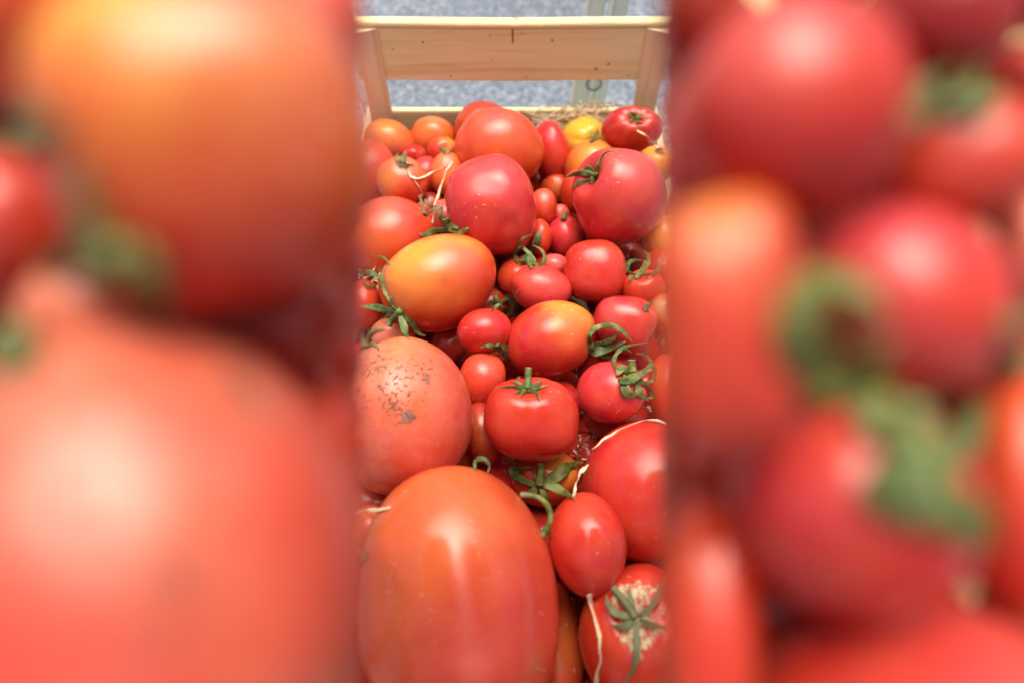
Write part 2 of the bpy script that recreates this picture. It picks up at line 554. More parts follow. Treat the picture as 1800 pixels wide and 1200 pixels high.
# --- listed from the nearest to the farthest; ellipses in photo pixels
tom('front', 'biggest orange red tomato, large and smooth, right at the front of the crate', 792, 1058, 352, 406, 6, 'orred', taper=-0.03, rough=0.06, box=.05, dust=.09, dirt=[((.45, .6), .2, .24), ((.75, -.15), .2, .28), ((.3, -.5), .3, .2)],
    patch=[((-.45, .35), .7, 'orange', .65), ((.1, .75), .6, 'orange', .5), ((.2, -.35), .6, 'red', .5), ((.75, -.1), .45, 'pink', .4), ((.68, -.42), .07, 'brown', .8), ((.15, -.42), .12, 'blush', .5)],
    cork=[((.80, -.42), .10, .38)], notch=[((-.95, .25), .25, .06), ((-.6, .45), .18, -.03), ((-.66, .1), .2, .035), ((.2, .5), .4, .02)])
tom('egg', 'egg shaped red tomato leaning against the big front tomato', 1031, 957, 134, 177, 8, 'red', taper=0.05,
    patch=[((0, .6), .8, 'orred', .6), ((.2, -.3), .5, 'pink', .4)])
tom('dirty', 'large dusty pale red tomato speckled with dried soil at left', 712, 731, 246, 270, -12, 'orred', taper=0.0, rough=0.03,
    patch=[((-.3, .5), .7, 'pale', .55), ((.3, .4), .5, 'blush', .5), ((.2, .1), .5, 'orange', .5), ((.75, .1), .45, 'red', .6), ((.3, -.75), .6, 'red', .75), ((-.35, -.15), .45, 'red', .3), ((-.1, .85), .4, 'gold', .3)],
    dirt=[((-.45, .55), .36, .37), ((.25, .5), .28, .38), ((-.15, .16), .30, .38), ((.05, -.02), .18, .44), ((-.2, -.35), .14, .3), ((.45, -.2), .25, .25), ((-.6, .25), .3, .3), ((-.3, .75), .35, .29), ((.1, .7), .3, .28), ((-.1, .4), .75, .31)], dust=.28)
tom('bright_right', 'large glossy dark red tomato cut off at the right edge', 1142, 866, 218, 252, 10, 'red', lift=0.0,
    patch=[((.2, 0), .6, 'orred', .45), ((-.5, .3), .5, 'pink', .4), ((.1, -.8), .4, 'orred', .4)], cork=[((.28, -.10), .10, .34), ((.22, -.32), .08, .36)], rough=0.03, dim=.05, stem=(.25, -.2))
tom('cracked', 'bottom right tomato with withered calyx over corky beige cracks', 1122, 1118, 205, 258, 0, 'red', stem=(-.03, .28), dim=.14, lobes=6, lob=.02,
    patch=[((-.3, -.5), .6, 'orred', .5), ((-.8, .4), .4, 'orange', .3)], cork=[((-.03, .27), .40, .68), ((-.2, -.02), .16, .36), ((.32, .2), .18, .36), ((0, .62), .14, .36), ((-.45, .3), .15, .3)])
tom('scarred', 'narrow cracked tomato wedged behind the big front tomato, bottom edge', 978, 1140, 92, 226, 4, 'orred',
    patch=[((.3, 0), .5, 'ochre', .6), ((-.2, -.3), .6, 'red', .4)], cork=[((.35, .35), .22, .34), ((.55, -.25), .2, .34), ((.1, .05), .2, .24)])
tom('ribbed', 'ribbed red tomato with upright green stem in the centre foreground', 936, 738, 172, 146, 0, 'red', stem=(-.08, .80), dim=.20, lobes=5, lob=.022, box=.15,
    patch=[((.1, .3), .7, 'orred', .65), ((0, -.7), .6, 'red', .3)])
tom('small_oval', 'small oval orange red tomato beside the dusty one', 848, 666, 84, 98, -14, 'orred', taper=.05, patch=[((0, .3), .5, 'blush', .4), ((.2, -.6), .5, 'red', .6)])
tom('hooked', 'round red tomato carrying a curled bright green calyx at right', 1074, 689, 123, 109, 0, 'pink', stem=(.66, .45), dim=.10, patch=[((.2, -.5), .5, 'red', .5)])
tom('two_tone', 'plump red tomato with yellow shoulder and curled calyx at centre', 969, 597, 160, 134, 18, 'red', taper=0.0, stem=(.93, -.1), dim=.08,
    patch=[((.35, .75), .55, 'gold', .95), ((.45, .3), .4, 'orange', .5), ((-.6, 0), .5, 'pink', .6)])
tom('right_orange', 'orange tomato cut off at the right edge beside the curled calyx', 1170, 681, 62, 122, 0, 'orred', patch=[((-.3, .3), .6, 'orange', .6)])
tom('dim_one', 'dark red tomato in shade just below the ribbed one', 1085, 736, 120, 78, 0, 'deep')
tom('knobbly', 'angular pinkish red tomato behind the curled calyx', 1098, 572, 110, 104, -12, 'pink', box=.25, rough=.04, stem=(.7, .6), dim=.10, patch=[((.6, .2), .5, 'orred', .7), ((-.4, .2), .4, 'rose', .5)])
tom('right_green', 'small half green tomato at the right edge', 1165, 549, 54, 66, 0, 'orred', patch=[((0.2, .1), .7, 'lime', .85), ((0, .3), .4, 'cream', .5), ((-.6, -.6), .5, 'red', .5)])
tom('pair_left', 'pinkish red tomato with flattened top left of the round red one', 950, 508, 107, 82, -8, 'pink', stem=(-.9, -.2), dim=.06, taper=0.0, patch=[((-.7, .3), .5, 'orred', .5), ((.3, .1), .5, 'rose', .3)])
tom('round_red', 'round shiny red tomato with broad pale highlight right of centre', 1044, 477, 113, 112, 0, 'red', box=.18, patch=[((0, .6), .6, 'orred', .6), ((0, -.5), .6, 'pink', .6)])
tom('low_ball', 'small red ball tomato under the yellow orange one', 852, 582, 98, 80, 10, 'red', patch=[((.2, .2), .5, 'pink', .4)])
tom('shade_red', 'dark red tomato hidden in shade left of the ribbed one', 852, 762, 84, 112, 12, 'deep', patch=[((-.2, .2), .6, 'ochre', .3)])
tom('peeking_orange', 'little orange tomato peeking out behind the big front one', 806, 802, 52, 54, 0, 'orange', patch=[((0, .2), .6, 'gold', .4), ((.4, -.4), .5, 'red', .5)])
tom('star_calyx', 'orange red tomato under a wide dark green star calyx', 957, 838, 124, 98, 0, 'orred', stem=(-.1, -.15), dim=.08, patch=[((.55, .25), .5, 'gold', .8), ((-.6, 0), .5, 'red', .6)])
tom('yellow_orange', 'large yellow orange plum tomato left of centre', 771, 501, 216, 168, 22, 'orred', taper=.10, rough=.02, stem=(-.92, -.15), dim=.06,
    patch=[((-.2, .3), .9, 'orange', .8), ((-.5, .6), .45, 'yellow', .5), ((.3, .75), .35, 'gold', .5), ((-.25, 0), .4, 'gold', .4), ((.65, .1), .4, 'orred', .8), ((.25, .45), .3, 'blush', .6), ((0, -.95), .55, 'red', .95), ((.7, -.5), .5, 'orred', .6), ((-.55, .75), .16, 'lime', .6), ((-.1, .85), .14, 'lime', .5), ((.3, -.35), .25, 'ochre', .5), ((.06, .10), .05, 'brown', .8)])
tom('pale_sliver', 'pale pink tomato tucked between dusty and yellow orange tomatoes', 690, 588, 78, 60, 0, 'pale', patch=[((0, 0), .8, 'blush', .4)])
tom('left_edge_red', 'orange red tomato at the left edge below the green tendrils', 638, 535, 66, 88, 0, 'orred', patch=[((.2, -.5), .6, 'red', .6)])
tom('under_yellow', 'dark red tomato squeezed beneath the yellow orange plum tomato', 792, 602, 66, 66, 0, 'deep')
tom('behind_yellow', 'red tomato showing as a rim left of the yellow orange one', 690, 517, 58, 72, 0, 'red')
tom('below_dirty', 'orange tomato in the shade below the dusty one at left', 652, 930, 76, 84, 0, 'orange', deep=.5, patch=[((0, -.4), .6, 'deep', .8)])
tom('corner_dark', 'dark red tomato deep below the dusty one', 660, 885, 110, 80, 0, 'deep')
tom('big_pink', 'large smooth pink red tomato in the upper centre', 868, 363, 160, 184, 12, 'pink', taper=.05, rough=.03,
    patch=[((-.1, -.1), .5, 'orred', .35), ((0, .7), .5, 'rose', .35), ((.2, -.7), .6, 'red', .6)], notch=[((.3, -.35), .2, .02)])
tom('heart', 'big heart shaped pink tomato with notched shoulder at upper right', 1086, 351, 170, 176, -28, 'pink', stem=(-.62, .55), dim=.26, taper=.10, rough=.03,
    patch=[((.2, .7), .6, 'rose', .55), ((.8, .1), .4, 'rose', .4), ((0, -.7), .6, 'red', .5), ((-.6, 0), .4, 'orred', .35), ((.32, .62), .06, 'brown', .4), ((.45, .05), .05, 'brown', .3)])
tom('curl_calyx', 'small orange red tomato topped by a dark curled calyx at centre', 914, 487, 78, 70, 0, 'orred', stem=(.25, .6), dim=.08)
tom('blush_top', 'pale pink tomato behind the pair of red tomatoes', 975, 466, 48, 40, 0, 'rose')
tom('claw_calyx', 'orange red tomato with claw shaped sepals at the right', 1131, 506, 76, 66, 0, 'orred', stem=(-.1, .6), dim=.14, patch=[((.3, -.2), .5, 'red', .5)])
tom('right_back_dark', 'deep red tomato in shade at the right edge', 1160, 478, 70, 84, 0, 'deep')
tom('right_olive', 'olive and orange tomato in shade at the right edge under the heart', 1164, 418, 66, 78, 0, 'ochre', patch=[((.3, -.2), .5, 'lime', .7)])
tom('left_orange', 'big orange red tomato at left edge above the yellow orange one', 682, 418, 172, 144, 12, 'orred', patch=[((-.3, -.2), .7, 'orange', .7), ((.1, .7), .5, 'blush', .5), ((.7, .1), .5, 'red', .5)])
tom('slot_red', 'narrow red tomato right of the big pink one', 950, 418, 42, 66, 0, 'orred')
tom('slot_pink', 'dark pink tomato beneath the heart shaped one', 992, 415, 64, 70, 0, 'pink')
tom('slot_round', 'small orange pink tomato between the big pink one and the heart', 956, 364, 48, 66, 0, 'orred', patch=[((.1, .5), .6, 'blush', .4)])
tom('slot_tiny', 'tiny pink tomato with grey stem beside the heart', 984, 377, 34, 36, 0, 'rose')
tom('mid_calyx', 'pink orange tomato carrying sepals above the yellow orange one', 786, 382, 64, 66, 0, 'rose')
tom('mid_small', 'tiny red tomato under the pale wood strand', 745, 371, 40, 32, 0, 'red')
tom('behind_pink', 'orange red tomato half hidden left of the big pink one', 800, 352, 40, 52, 0, 'orred')
tom('stemmed', 'orange pink tomato with short dry stem at upper left', 706, 320, 88, 86, 0, 'orange', stem=(.08, .72), dim=.08, patch=[((.2, -.4), .7, 'red', .75), ((-.6, 0), .5, 'gold', .35), ((.2, .5), .5, 'blush', .6)])
tom('stained', 'orange tomato under the bent wood strand at upper left', 786, 306, 62, 76, -8, 'orange', patch=[((-.2, .5), .5, 'blush', .6), ((.3, -.3), .06, 'brown', .8), ((.2, -.6), .5, 'gold', .5)])
tom('magenta', 'magenta red tomato between stemmed and stained tomatoes', 750, 312, 62, 72, 0, 'pink')
tom('left_large', 'large red orange tomato at the upper left edge', 644, 308, 106, 120, 0, 'orred', patch=[((.1, .6), .6, 'blush', .5), ((0, -.6), .6, 'red', .5)])
tom('upper_orange', 'big orange red tomato behind the large pink one', 875, 261, 156, 136, -8, 'orred', rough=.025, patch=[((0, 0), .7, 'orange', .45), ((-.1, .8), .5, 'blush', .5), ((.8, -.2), .4, 'orange', .3)])
tom('behind_heart_low', 'orange pink tomato overlapped by the heart shaped tomato', 1030, 338, 86, 84, 0, 'orred', patch=[((.1, .6), .5, 'blush', .6)])
tom('behind_heart', 'peach orange tomato behind the heart shaped tomato', 1040, 294, 96, 96, 0, 'orange', patch=[((-.1, .4), .7, 'gold', .6)])
tom('tall_oval', 'tall oval pinkish red tomato at the upper right centre', 970, 267, 66, 106, 8, 'red', patch=[((0, .7), .5, 'pink', .8), ((.1, -.2), .5, 'orred', .35)])
tom('gap_orange', 'orange tomato in the gap below the tall oval one', 978, 330, 54, 52, 0, 'orred', patch=[((0, 0), .6, 'ochre', .5)])
tom('right_yellow', 'orange yellow tomato at the upper right edge', 1152, 290, 70, 66, 0, 'gold', patch=[((-.3, .5), .5, 'orange', .5)], stem=(.1, .8), dim=.1)
tom('tiny_cap', 'small squat red tomato behind the stemmed one', 729, 275, 48, 36, 0, 'red', lobes=4, lob=.04, stem=(.3, .8))
tom('spiky', 'small glossy red tomato with two dark sepal spikes at back', 779, 266, 56, 50, 10, 'orred', stem=(.15, .25), dim=.08, patch=[((.5, .6), .5, 'gold', .7), ((-.5, -.4), .5, 'red', .6)])
tom('ribbed_back', 'red ribbed beefsteak tomato in the far right corner', 1110, 229, 108, 80, 0, 'red', stem=(.15, .58), dim=.22, lobes=9, lob=.03, patch=[((0, -.3), .7, 'orred', .6), ((-.8, .3), .4, 'pink', .5)])
tom('yellow', 'bright yellow ribbed tomato near the far end board', 1027, 246, 80, 78, -10, 'yellow', stem=(.45, -.1), dim=.18, lobes=6, lob=.04, patch=[((-.5, -.5), .5, 'gold', .6), ((.7, .3), .5, 'gold', .5)])
tom('back_left', 'orange tomato with faint scar in the far left corner', 685, 250, 94, 74, -12, 'orange', patch=[((-.2, .5), .5, 'gold', .6), ((.4, -.3), .5, 'blush', .6), ((.1, .1), .07, 'brown', .5), ((-.8, -.1), .3, 'pale', .4)])
tom('back_mid', 'brownish orange tomato by the far end board', 762, 244, 78, 74, 0, 'orange', taper=0.08, patch=[((0, -.6), .6, 'red', .7), ((0, .3), .5, 'ochre', .4), ((-.1, .95), .35, 'cream', .4)])
tom('summit', 'orange red tomato topmost against the asphalt at the far end', 848, 222, 96, 86, 8, 'orred', patch=[((0, .6), .5, 'blush', .5), ((-.6, 0), .4, 'orange', .6)], stem=(-.75, -.2), dim=.1)

# --- nearer tomatoes lying on the two display trays beside the lens: large and out of focus in the picture
GL = 'out of focus tomatoes on the left tray'
GR = 'out of focus tomatoes on the right tray'
SD = 0.090
TD = 0.158                     # depth of the tray boards


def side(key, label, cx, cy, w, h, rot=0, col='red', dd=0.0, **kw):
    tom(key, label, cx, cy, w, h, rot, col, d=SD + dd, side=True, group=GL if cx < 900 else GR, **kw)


side('l_big', 'large blurred dusty pink tomato with soil smudges at lower left', 258, 1005, 770, 830, 0, 'orred', dd=.004, patch=[((-.3, .65), .6, 'pale', .65), ((0, .15), .6, 'blush', .8), ((-.16, .14), .2, 'brown', .6), ((.05, -.1), .18, 'brown', .6), ((.34, .56), .16, 'brown', .55), ((-.42, .66), .16, 'brown', .45), ((.75, -.05), .5, 'red', .75), ((.2, -.2), .35, 'orange', .3), ((-.5, -.35), .6, 'red', .8), ((.2, -.8), .7, 'red', .7)],
     dirt=[((-.42, .66), .28, .34), ((.34, .56), .26, .34), ((-.16, .14), .32, .35), ((.05, -.1), .26, .37)], dust=.22)
side('l_gold', 'large blurred golden orange tomato at upper left', 388, 262, 512, 560, 20, 'orred', dd=.002, box=.25, patch=[((-.2, .3), .9, 'orange', .8), ((-.5, .7), .4, 'yellow', .7), ((.4, .6), .6, 'pale', .7), ((-.15, .15), .45, 'gold', .5), ((.6, -.25), .4, 'ochre', .55), ((.3, -.8), .75, 'red', 1.0), ((-.3, -.75), .5, 'red', .8)])
side('l_pale', 'small blurred pale pink tomato between the two large blurred left ones', 175, 550, 230, 230, 0, 'pale', dd=.012, patch=[((.2, .3), .7, 'rose', .4)])
side('l_top', 'blurred orange tomato in the top left corner', 40, -20, 400, 400, 0, 'orange', dd=.014, patch=[((.3, -.4), .8, 'orred', .6)])
side('l_mid', 'blurred dark red tomato at the far left edge', 20, 400, 240, 270, 0, 'red', dd=.016, patch=[((0.2, .3), .5, 'rose', .3), ((0, -.4), .6, 'deep', .8)])
side('l_low', 'blurred red tomato behind the soil smudged blurred one', 575, 800, 130, 260, 0, 'orred', dd=.026)
side('l_shade', 'blurred deep red tomato under the golden blurred one', 500, 560, 230, 230, 0, 'deep', dd=.026)
side('l_rim', 'blurred red tomato at the top beside the golden blurred one', 560, 40, 160, 240, 0, 'rose', dd=.022)
side('r_top', 'blurred rosy red tomato at the top of the right side', 1386, 196, 372, 372, 0, 'red', dd=.004, patch=[((-.3, .5), .6, 'rose', .9), ((.5, .1), .5, 'orred', .6), ((0, -.6), .6, 'red', .8)])
side('r_gold', 'blurred upright plum tomato with yellow top on the right side', 1276, 578, 244, 470, 0, 'orred', dd=.0, box=.45, patch=[((-.1, .8), .55, 'gold', 1.0), ((-.1, .3), .4, 'orange', .4), ((.1, -.5), .8, 'red', .9)])
side('r_rose', 'blurred pink tomato with green ring calyx on the right side', 1562, 528, 356, 345, -8, 'pink', dd=.008, stem=(-.5, -.2), dim=.05, patch=[((-.2, .6), .6, 'rose', .9), ((.7, .1), .5, 'orred', .8)])
side('r_mid', 'blurred red tomato carrying a bright green calyx, right side', 1484, 890, 404, 400, 0, 'red', dd=.003, stem=(.55, .45), dim=.08, patch=[((-.4, .2), .6, 'pink', .8), ((-.4, .2), .4, 'rose', .4), ((.1, -.6), .5, 'red', .6)])
side('r_corner', 'blurred orange red tomato near the top right corner', 1672, 285, 262, 230, 0, 'orred', dd=.014, patch=[((.2, .2), .5, 'blush', .4), ((-.5, -.5), .6, 'red', .7)])
side('r_edge', 'blurred orange tomato at the right edge', 1790, 860, 210, 430, 0, 'orred', dd=.012, patch=[((-.1, .5), .6, 'orange', .7), ((0, -.6), .6, 'red', .8)])
side('r_low', 'blurred orange red tomato at the bottom left of the right side', 1246, 1062, 160, 400, 0, 'orred', dd=.010, box=.2, patch=[((.4, -.5), .6, 'red', .6), ((-.3, .5), .5, 'orange', .3)])
side('r_base', 'blurred red pink tomato at the bottom right corner', 1640, 1370, 640, 600, 0, 'red', dd=.010, patch=[((.4, .8), .6, 'rose', .9)])
side('r_pale', 'blurred pink tomato at the inner upper edge of the right side', 1210, 270, 90, 230, 0, 'rose', dd=.020)
side('r_upper', 'blurred dark red tomato at the top inner corner of the right side', 1236, 20, 150, 260, 0, 'deep', dd=.022)
side('r_back', 'blurred dark red tomato behind the top right ones', 1640, 40, 260, 260, 0, 'deep', dd=.026)
side('r_pale_edge', 'blurred pale orange tomato at the right edge', 1812, 440, 110, 190, 0, 'pale', dd=.018)
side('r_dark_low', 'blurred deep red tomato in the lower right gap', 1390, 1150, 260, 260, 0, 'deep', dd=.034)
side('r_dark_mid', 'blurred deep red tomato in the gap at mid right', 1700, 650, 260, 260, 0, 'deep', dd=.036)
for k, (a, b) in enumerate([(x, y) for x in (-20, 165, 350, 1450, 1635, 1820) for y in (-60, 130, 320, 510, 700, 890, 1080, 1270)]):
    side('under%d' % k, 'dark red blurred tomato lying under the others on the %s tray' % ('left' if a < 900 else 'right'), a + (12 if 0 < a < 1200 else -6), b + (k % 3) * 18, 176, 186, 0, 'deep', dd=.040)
for k in range(24):          # small tomatoes along the inner edge of each tray, in two staggered rows
    y = -70 + k * 58
    for nm, edge, sg in (('left', 638, -1), ('right', 1162, 1)):
        w = random.uniform(128, 172)
        side('rim_%s%d' % (nm, k), 'small dark red blurred tomato at the inner rim of the %s tray' % nm, edge + sg * (w / 2 + random.uniform(-3, 5)), y + random.uniform(-9, 9) + (16 if sg > 0 else 0), w, w * random.uniform(.92, 1.15), 0,
             random.choice(['red', 'deep', 'deep']), dd=.024 if k % 2 else .038)
for k, (a, b) in enumerate([(x, y) for x in (-185, 1985) for y in (-120, 120, 370, 610, 860, 1100, 1330)]):
    side('outer%d' % k, 'red tomato on the outer side of the %s tray' % ('left' if a < 900 else 'right'), a + (k % 2) * 20, b, 235, 240, 0, random.choice(['red', 'pink', 'orred', 'orange']), dd=.022)
side('r_dark_in', 'blurred deep red tomato in the gap beside the plum tomato', 1262, 850, 160, 220, 0, 'deep', dd=.034)

# --- depth of every tomato: starts on the heap, then is pushed along its ray until neighbours only touch
n = len(TOMS)
cx = np.array([t['cx'] for t in TOMS], float); cy = np.array([t['cy'] for t in TOMS], float)
rp = np.array([math.sqrt(t['w'] * t['h']) / 2 for t in TOMS])
isd = np.array([t['side'] for t in TOMS])
d0 = np.array([t['d'] if t['d'] else on_z(t['cx'], t['cy'], 0.0 + t['lift']) - rp[i] * 0.0001 for i, t in enumerate(TOMS)])
dirs = np.array([ray(a, b)[:] for a, b in zip(cx, cy)])
dist = np.hypot(cx[:, None] - cx[None], cy[:, None] - cy[None])
ov = (dist < (rp[:, None] + rp[None]) * 1.0) & (isd[:, None] == isd[None])
dep = d0.copy()
pairs = [(i, j) for i in range(n) for j in range(i + 1, n) if ov[i, j]]
for it in range(160):
    for i, j in pairs:
        ri, rj = rp[i] * dep[i] / FPX, rp[j] * dep[j] / FPX
        need = (ri + rj) * 0.93
        lat = dist[i, j] / FPX * (dep[i] + dep[j]) / 2
        dz = math.sqrt(max(need * need - lat * lat, 0))
        gap = dep[j] - dep[i]
        if gap < dz:
            k = (dz - gap) * 0.5
            wi = 0.35 if not isd[i] else 0.15
            dep[i] -= k * wi
            dep[j] += k * (1 - wi)
    dep += (d0 - dep) * 0.015
    dep = np.where(isd, np.minimum(dep, (TD - 0.0005) / (1 + rp / FPX)), dep)   # side fruit lies on its tray
# nothing pokes through the far end board
for i, t in enumerate(TOMS):
    if not t['side']:
        lim = (YW - 0.004 - 0.9 * rp[i] * dep[i] / FPX) / dirs[i][1]
        dep[i] = min(dep[i], lim)


def frame_at(px, py):
    ez = -ray(px, py).normalized()
    ex = UP.cross(ez).normalized()
    ey = ez.cross(ex)
    return ex, ey, ez


def unit_dir(u, ang):
    x, y = u
    ca, sa = math.cos(-ang), math.sin(-ang)
    x, y = x * ca - y * sa, x * sa + y * ca
    k = math.hypot(x, y)
    if k > 0.999: x, y = x / k * .999, y / k * .999
    return np.array([x, y, math.sqrt(max(1 - x * x - y * y, 0))])


def build_tomato(t, depth, lowres=False):
    V = (ICO4_V if lowres else ICO_V).copy(); F = ICO4_F if lowres else ICO_F
    u = V.copy()
    r = np.ones(len(u))
    lr = np.random.default_rng(abs(hash(t['key'])) % 1 + sum(ord(c) * (i + 3) for i, c in enumerate(t['key'])))
    for _ in range(5):
        k = lr.normal(size=3) * 1.6
        r += t['rough'] * 0.8 * np.sin(u @ k + lr.uniform(0, 6.28))
    for _ in range(4):
        k = lr.normal(size=3) * 4.0
        r += t['rough'] * 0.16 * np.sin(u @ k + lr.uniform(0, 6.28))
    if t['stem'] is None:          # shallow ribs running to a calyx on the hidden side
        a0 = lr.normal(size=3); a0[2] -= .8; a0 /= np.linalg.norm(a0)
        a1 = np.cross(a0, [0.31, 0.52, 0.8]); a1 /= np.linalg.norm(a1); a2 = np.cross(a0, a1)
        ph_ = np.arctan2(u @ a2, u @ a1)
        r += lr.uniform(.004, .013) * np.cos(ph_ * lr.integers(4, 7) + lr.uniform(0, 6)) * np.sqrt(np.clip(1 - (u @ a0) ** 2, 0, 1)) ** 2
    s = None
    if t['stem'] is not None:
        s = unit_dir(t['stem'], t['rot'])
        c = np.clip(u @ s, -1, 1); th = np.arccos(c)
        a = np.cross(s, [0.3, 0.2, 0.9]); a /= np.linalg.norm(a); b = np.cross(s, a)
        phi = np.arctan2(u @ b, u @ a)
        if t['lobes']:
            wv = np.abs(np.cos(phi * t['lobes'] / 2 + lr.uniform(0, 3) + 0.25 * np.sin(phi))) ** 0.6
            r += t['lob'] * (wv - 0.7) * np.clip(np.sin(th) * 1.6, 0, 1) * np.exp(-(th / 1.5) ** 2) * 2.2
        r -= t['dim'] * np.exp(-(th / 0.30) ** 2)
        r += t['dim'] * 0.30 * np.exp(-((th - 0.55) / 0.3) ** 2)
    for (pu, rad, amt) in (t['notch'] or ()):
        e = unit_dir(pu, t['rot'])
        th2 = np.arccos(np.clip(u @ e, -1, 1))
        r -= amt * np.exp(-(th2 / rad) ** 2)
    if t['box']:
        q = 2 + t['box'] * 2.2
        r *= 1.0 / (np.abs(u[:, 0]) ** q + np.abs(u[:, 1]) ** q + np.abs(u[:, 2]) ** q) ** (1 / q) / (1 + t['box'] * 0.08)
    p = u * r[:, None]
    if t['taper']:
        p[:, 0] *= 1 + t['taper'] * p[:, 1]
        p[:, 2] *= 1 + t['taper'] * p[:, 1]
    # colour
    base = np.array(C[t['col']]); col = np.tile(base, (len(u), 1))
    col_k = np.ones(3) if not t['side'] else np.array((0.88, 0.80, 0.70)) if t['cx'] < 900 else np.array((0.86, 0.62, 0.72))   # tray fruit colour darkened to offset the stronger light near the lens
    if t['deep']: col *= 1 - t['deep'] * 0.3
    def mask(pu, rad):
        e = unit_dir(pu, t['rot'])
        th2 = np.arccos(np.clip(u @ e, -1, 1))
        wob = 1 + 0.22 * np.sin(u @ (lr.normal(size=3) * 5) + lr.uniform(0, 6)) + 0.12 * np.sin(u @ (lr.normal(size=3) * 11) + lr.uniform(0, 6))
        return np.exp(-(th2 / (rad * 1.15) * wob) ** 2)
    for pu, rad, cn, st in t['patch']:
        m = (mask(pu, rad) * st)[:, None]
        col = col * (1 - m) + np.array(C[cn]) * m
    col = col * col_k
    dirt = np.zeros(len(u)); cork = np.zeros(len(u)); dust = np.full(len(u), t.get('dust', 0.0))
    for pu, rad, st in t['dirt']: dirt = np.maximum(dirt, mask(pu, rad) * st)
    for pu, rad, st in t['cork']: cork = np.maximum(cork, mask(pu, rad) * st)
    hw, hh = t['w'] / 2 * depth / FPX, t['h'] / 2 * depth / FPX
    hd = math.sqrt(hw * hh)
    q = p * np.array([hw, hh, hd])
    ca, sa = math.cos(t['rot']), math.sin(t['rot'])
    q = np.stack([q[:, 0] * ca - q[:, 1] * sa, q[:, 0] * sa + q[:, 1] * ca, q[:, 2]], 1)
    ex, ey, ez = frame_at(t['cx'], t['cy'])
    B = np.array([ex[:], ey[:], ez[:]])
    centre = at(t['cx'], t['cy'], depth)
    wv = q @ B
    me = bpy.data.meshes.new('tomato')
    me.from_pydata(wv.tolist(), [], F)
    me.polygons.foreach_set('use_smooth', [True] * len(me.polygons))
    ca_ = me.color_attributes.new('Col', 'FLOAT_COLOR', 'POINT')
    ca_.data.foreach_set('color', np.concatenate([col, np.ones((len(u), 1))], 1).ravel().astype(np.float32))
    for nm, arr in (('dirt', dirt), ('cork', cork), ('dust', dust)):
        at_ = me.attributes.new(nm, 'FLOAT', 'POINT')
        at_.data.foreach_set('value', arr.astype(np.float32))
    me.materials.append(M_TOM)
    o = bpy.data.objects.new('tomato', me)
    o.location = centre
    link(o)
    tag(o, t['label'], 'tomato', t['group'])
    return o, wv + np.array(centre[:]), F


OBJ = {}
allv, allf = {0: [], 1: []}, {0: [], 1: []}
base = [0, 0]
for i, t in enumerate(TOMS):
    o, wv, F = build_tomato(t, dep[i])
    OBJ[t['key']] = o
    q = int(t['side'])
    allv[q].append(wv); allf[q] += [(a + base[q], b + base[q], c + base[q]) for a, b, c in F]
    base[q] += len(wv)
bpy.context.view_layer.update()

# --- tomatoes lower down that fill the crate
cen = np.array([at(a, b, d)[:] for a, b, d in zip(cx, cy, dep)])
rad = rp * dep / FPX
FILL = 'tomatoes in the lower layers of the crate'
fills = []
for k in range(9000):
    r = random.uniform(0.016, 0.029)
    p = np.array([random.uniform(-XH + r + .002, XH - r - .002), random.uniform(YN + r, YW - r - .003), random.uniform(-.10, -.006)])
    v = Vector(p) - CAM
    zc = v.dot(FW)
    px = 900 + FPX * v.dot(RT) / zc
    py = 600 - FPX * v.dot(UP) / zc
    # the top of the heap in view is only what is listed above
    if 600 < px < 1200 and py > 180 and (p[2] > -.022):
        continue
    if abs(p[0]) > XH - .045 and (p[1] > YW - .04 or p[1] < YN + .04): continue
    near = (np.linalg.norm(cen - p, axis=1) < (rad + r) * 0.90)
    if near.any(): continue
    if any(np.linalg.norm(f[0] - p) < (f[1] + r) * 0.88 for f in fills): continue
    fills.append((p, r))
for p, r in fills:
    v = Vector(p) - CAM
    zc = v.dot(FW)
    t = dict(key='f%.4f' % (p[0] * 7 + p[1]), label='red tomato low in the heap, glimpsed only in dark gaps', cx=900 + FPX * v.dot(RT) / zc, cy=600 - FPX * v.dot(UP) / zc, w=2 * r * FPX / zc,
             h=2 * r * random.uniform(.88, 1.05) * FPX / zc, rot=random.uniform(0, 6), col=random.choice(['red', 'deep', 'deep']), lift=0, stem=None, dim=0, lobes=0, lob=0, taper=0, box=0,  # mostly darkened red, painting shade between the upper tomatoes
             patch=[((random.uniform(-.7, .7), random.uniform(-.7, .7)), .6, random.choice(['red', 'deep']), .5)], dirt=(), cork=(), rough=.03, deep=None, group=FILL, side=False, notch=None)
    o, wv, F = build_tomato(t, zc, True)
    allv[0].append(wv); allf[0] += [(a + base[0], b + base[0], c + base[0]) for a, b, c in F]
    base[0] += len(wv)
BVS = [BVHTree.FromPolygons([Vector(v) for v in np.concatenate(allv[q]).tolist()], allf[q]) for q in (0, 1)]


HEAP = 0                       # which set of tomatoes a calyx or strand is laid on: 0 crate, 1 trays


def hit(px, py):
    r = ray(px, py)
    h = BVS[HEAP].ray_cast(CAM, r.normalized(), 5)
    return (h[0] - CAM).dot(FW) if h[0] else None


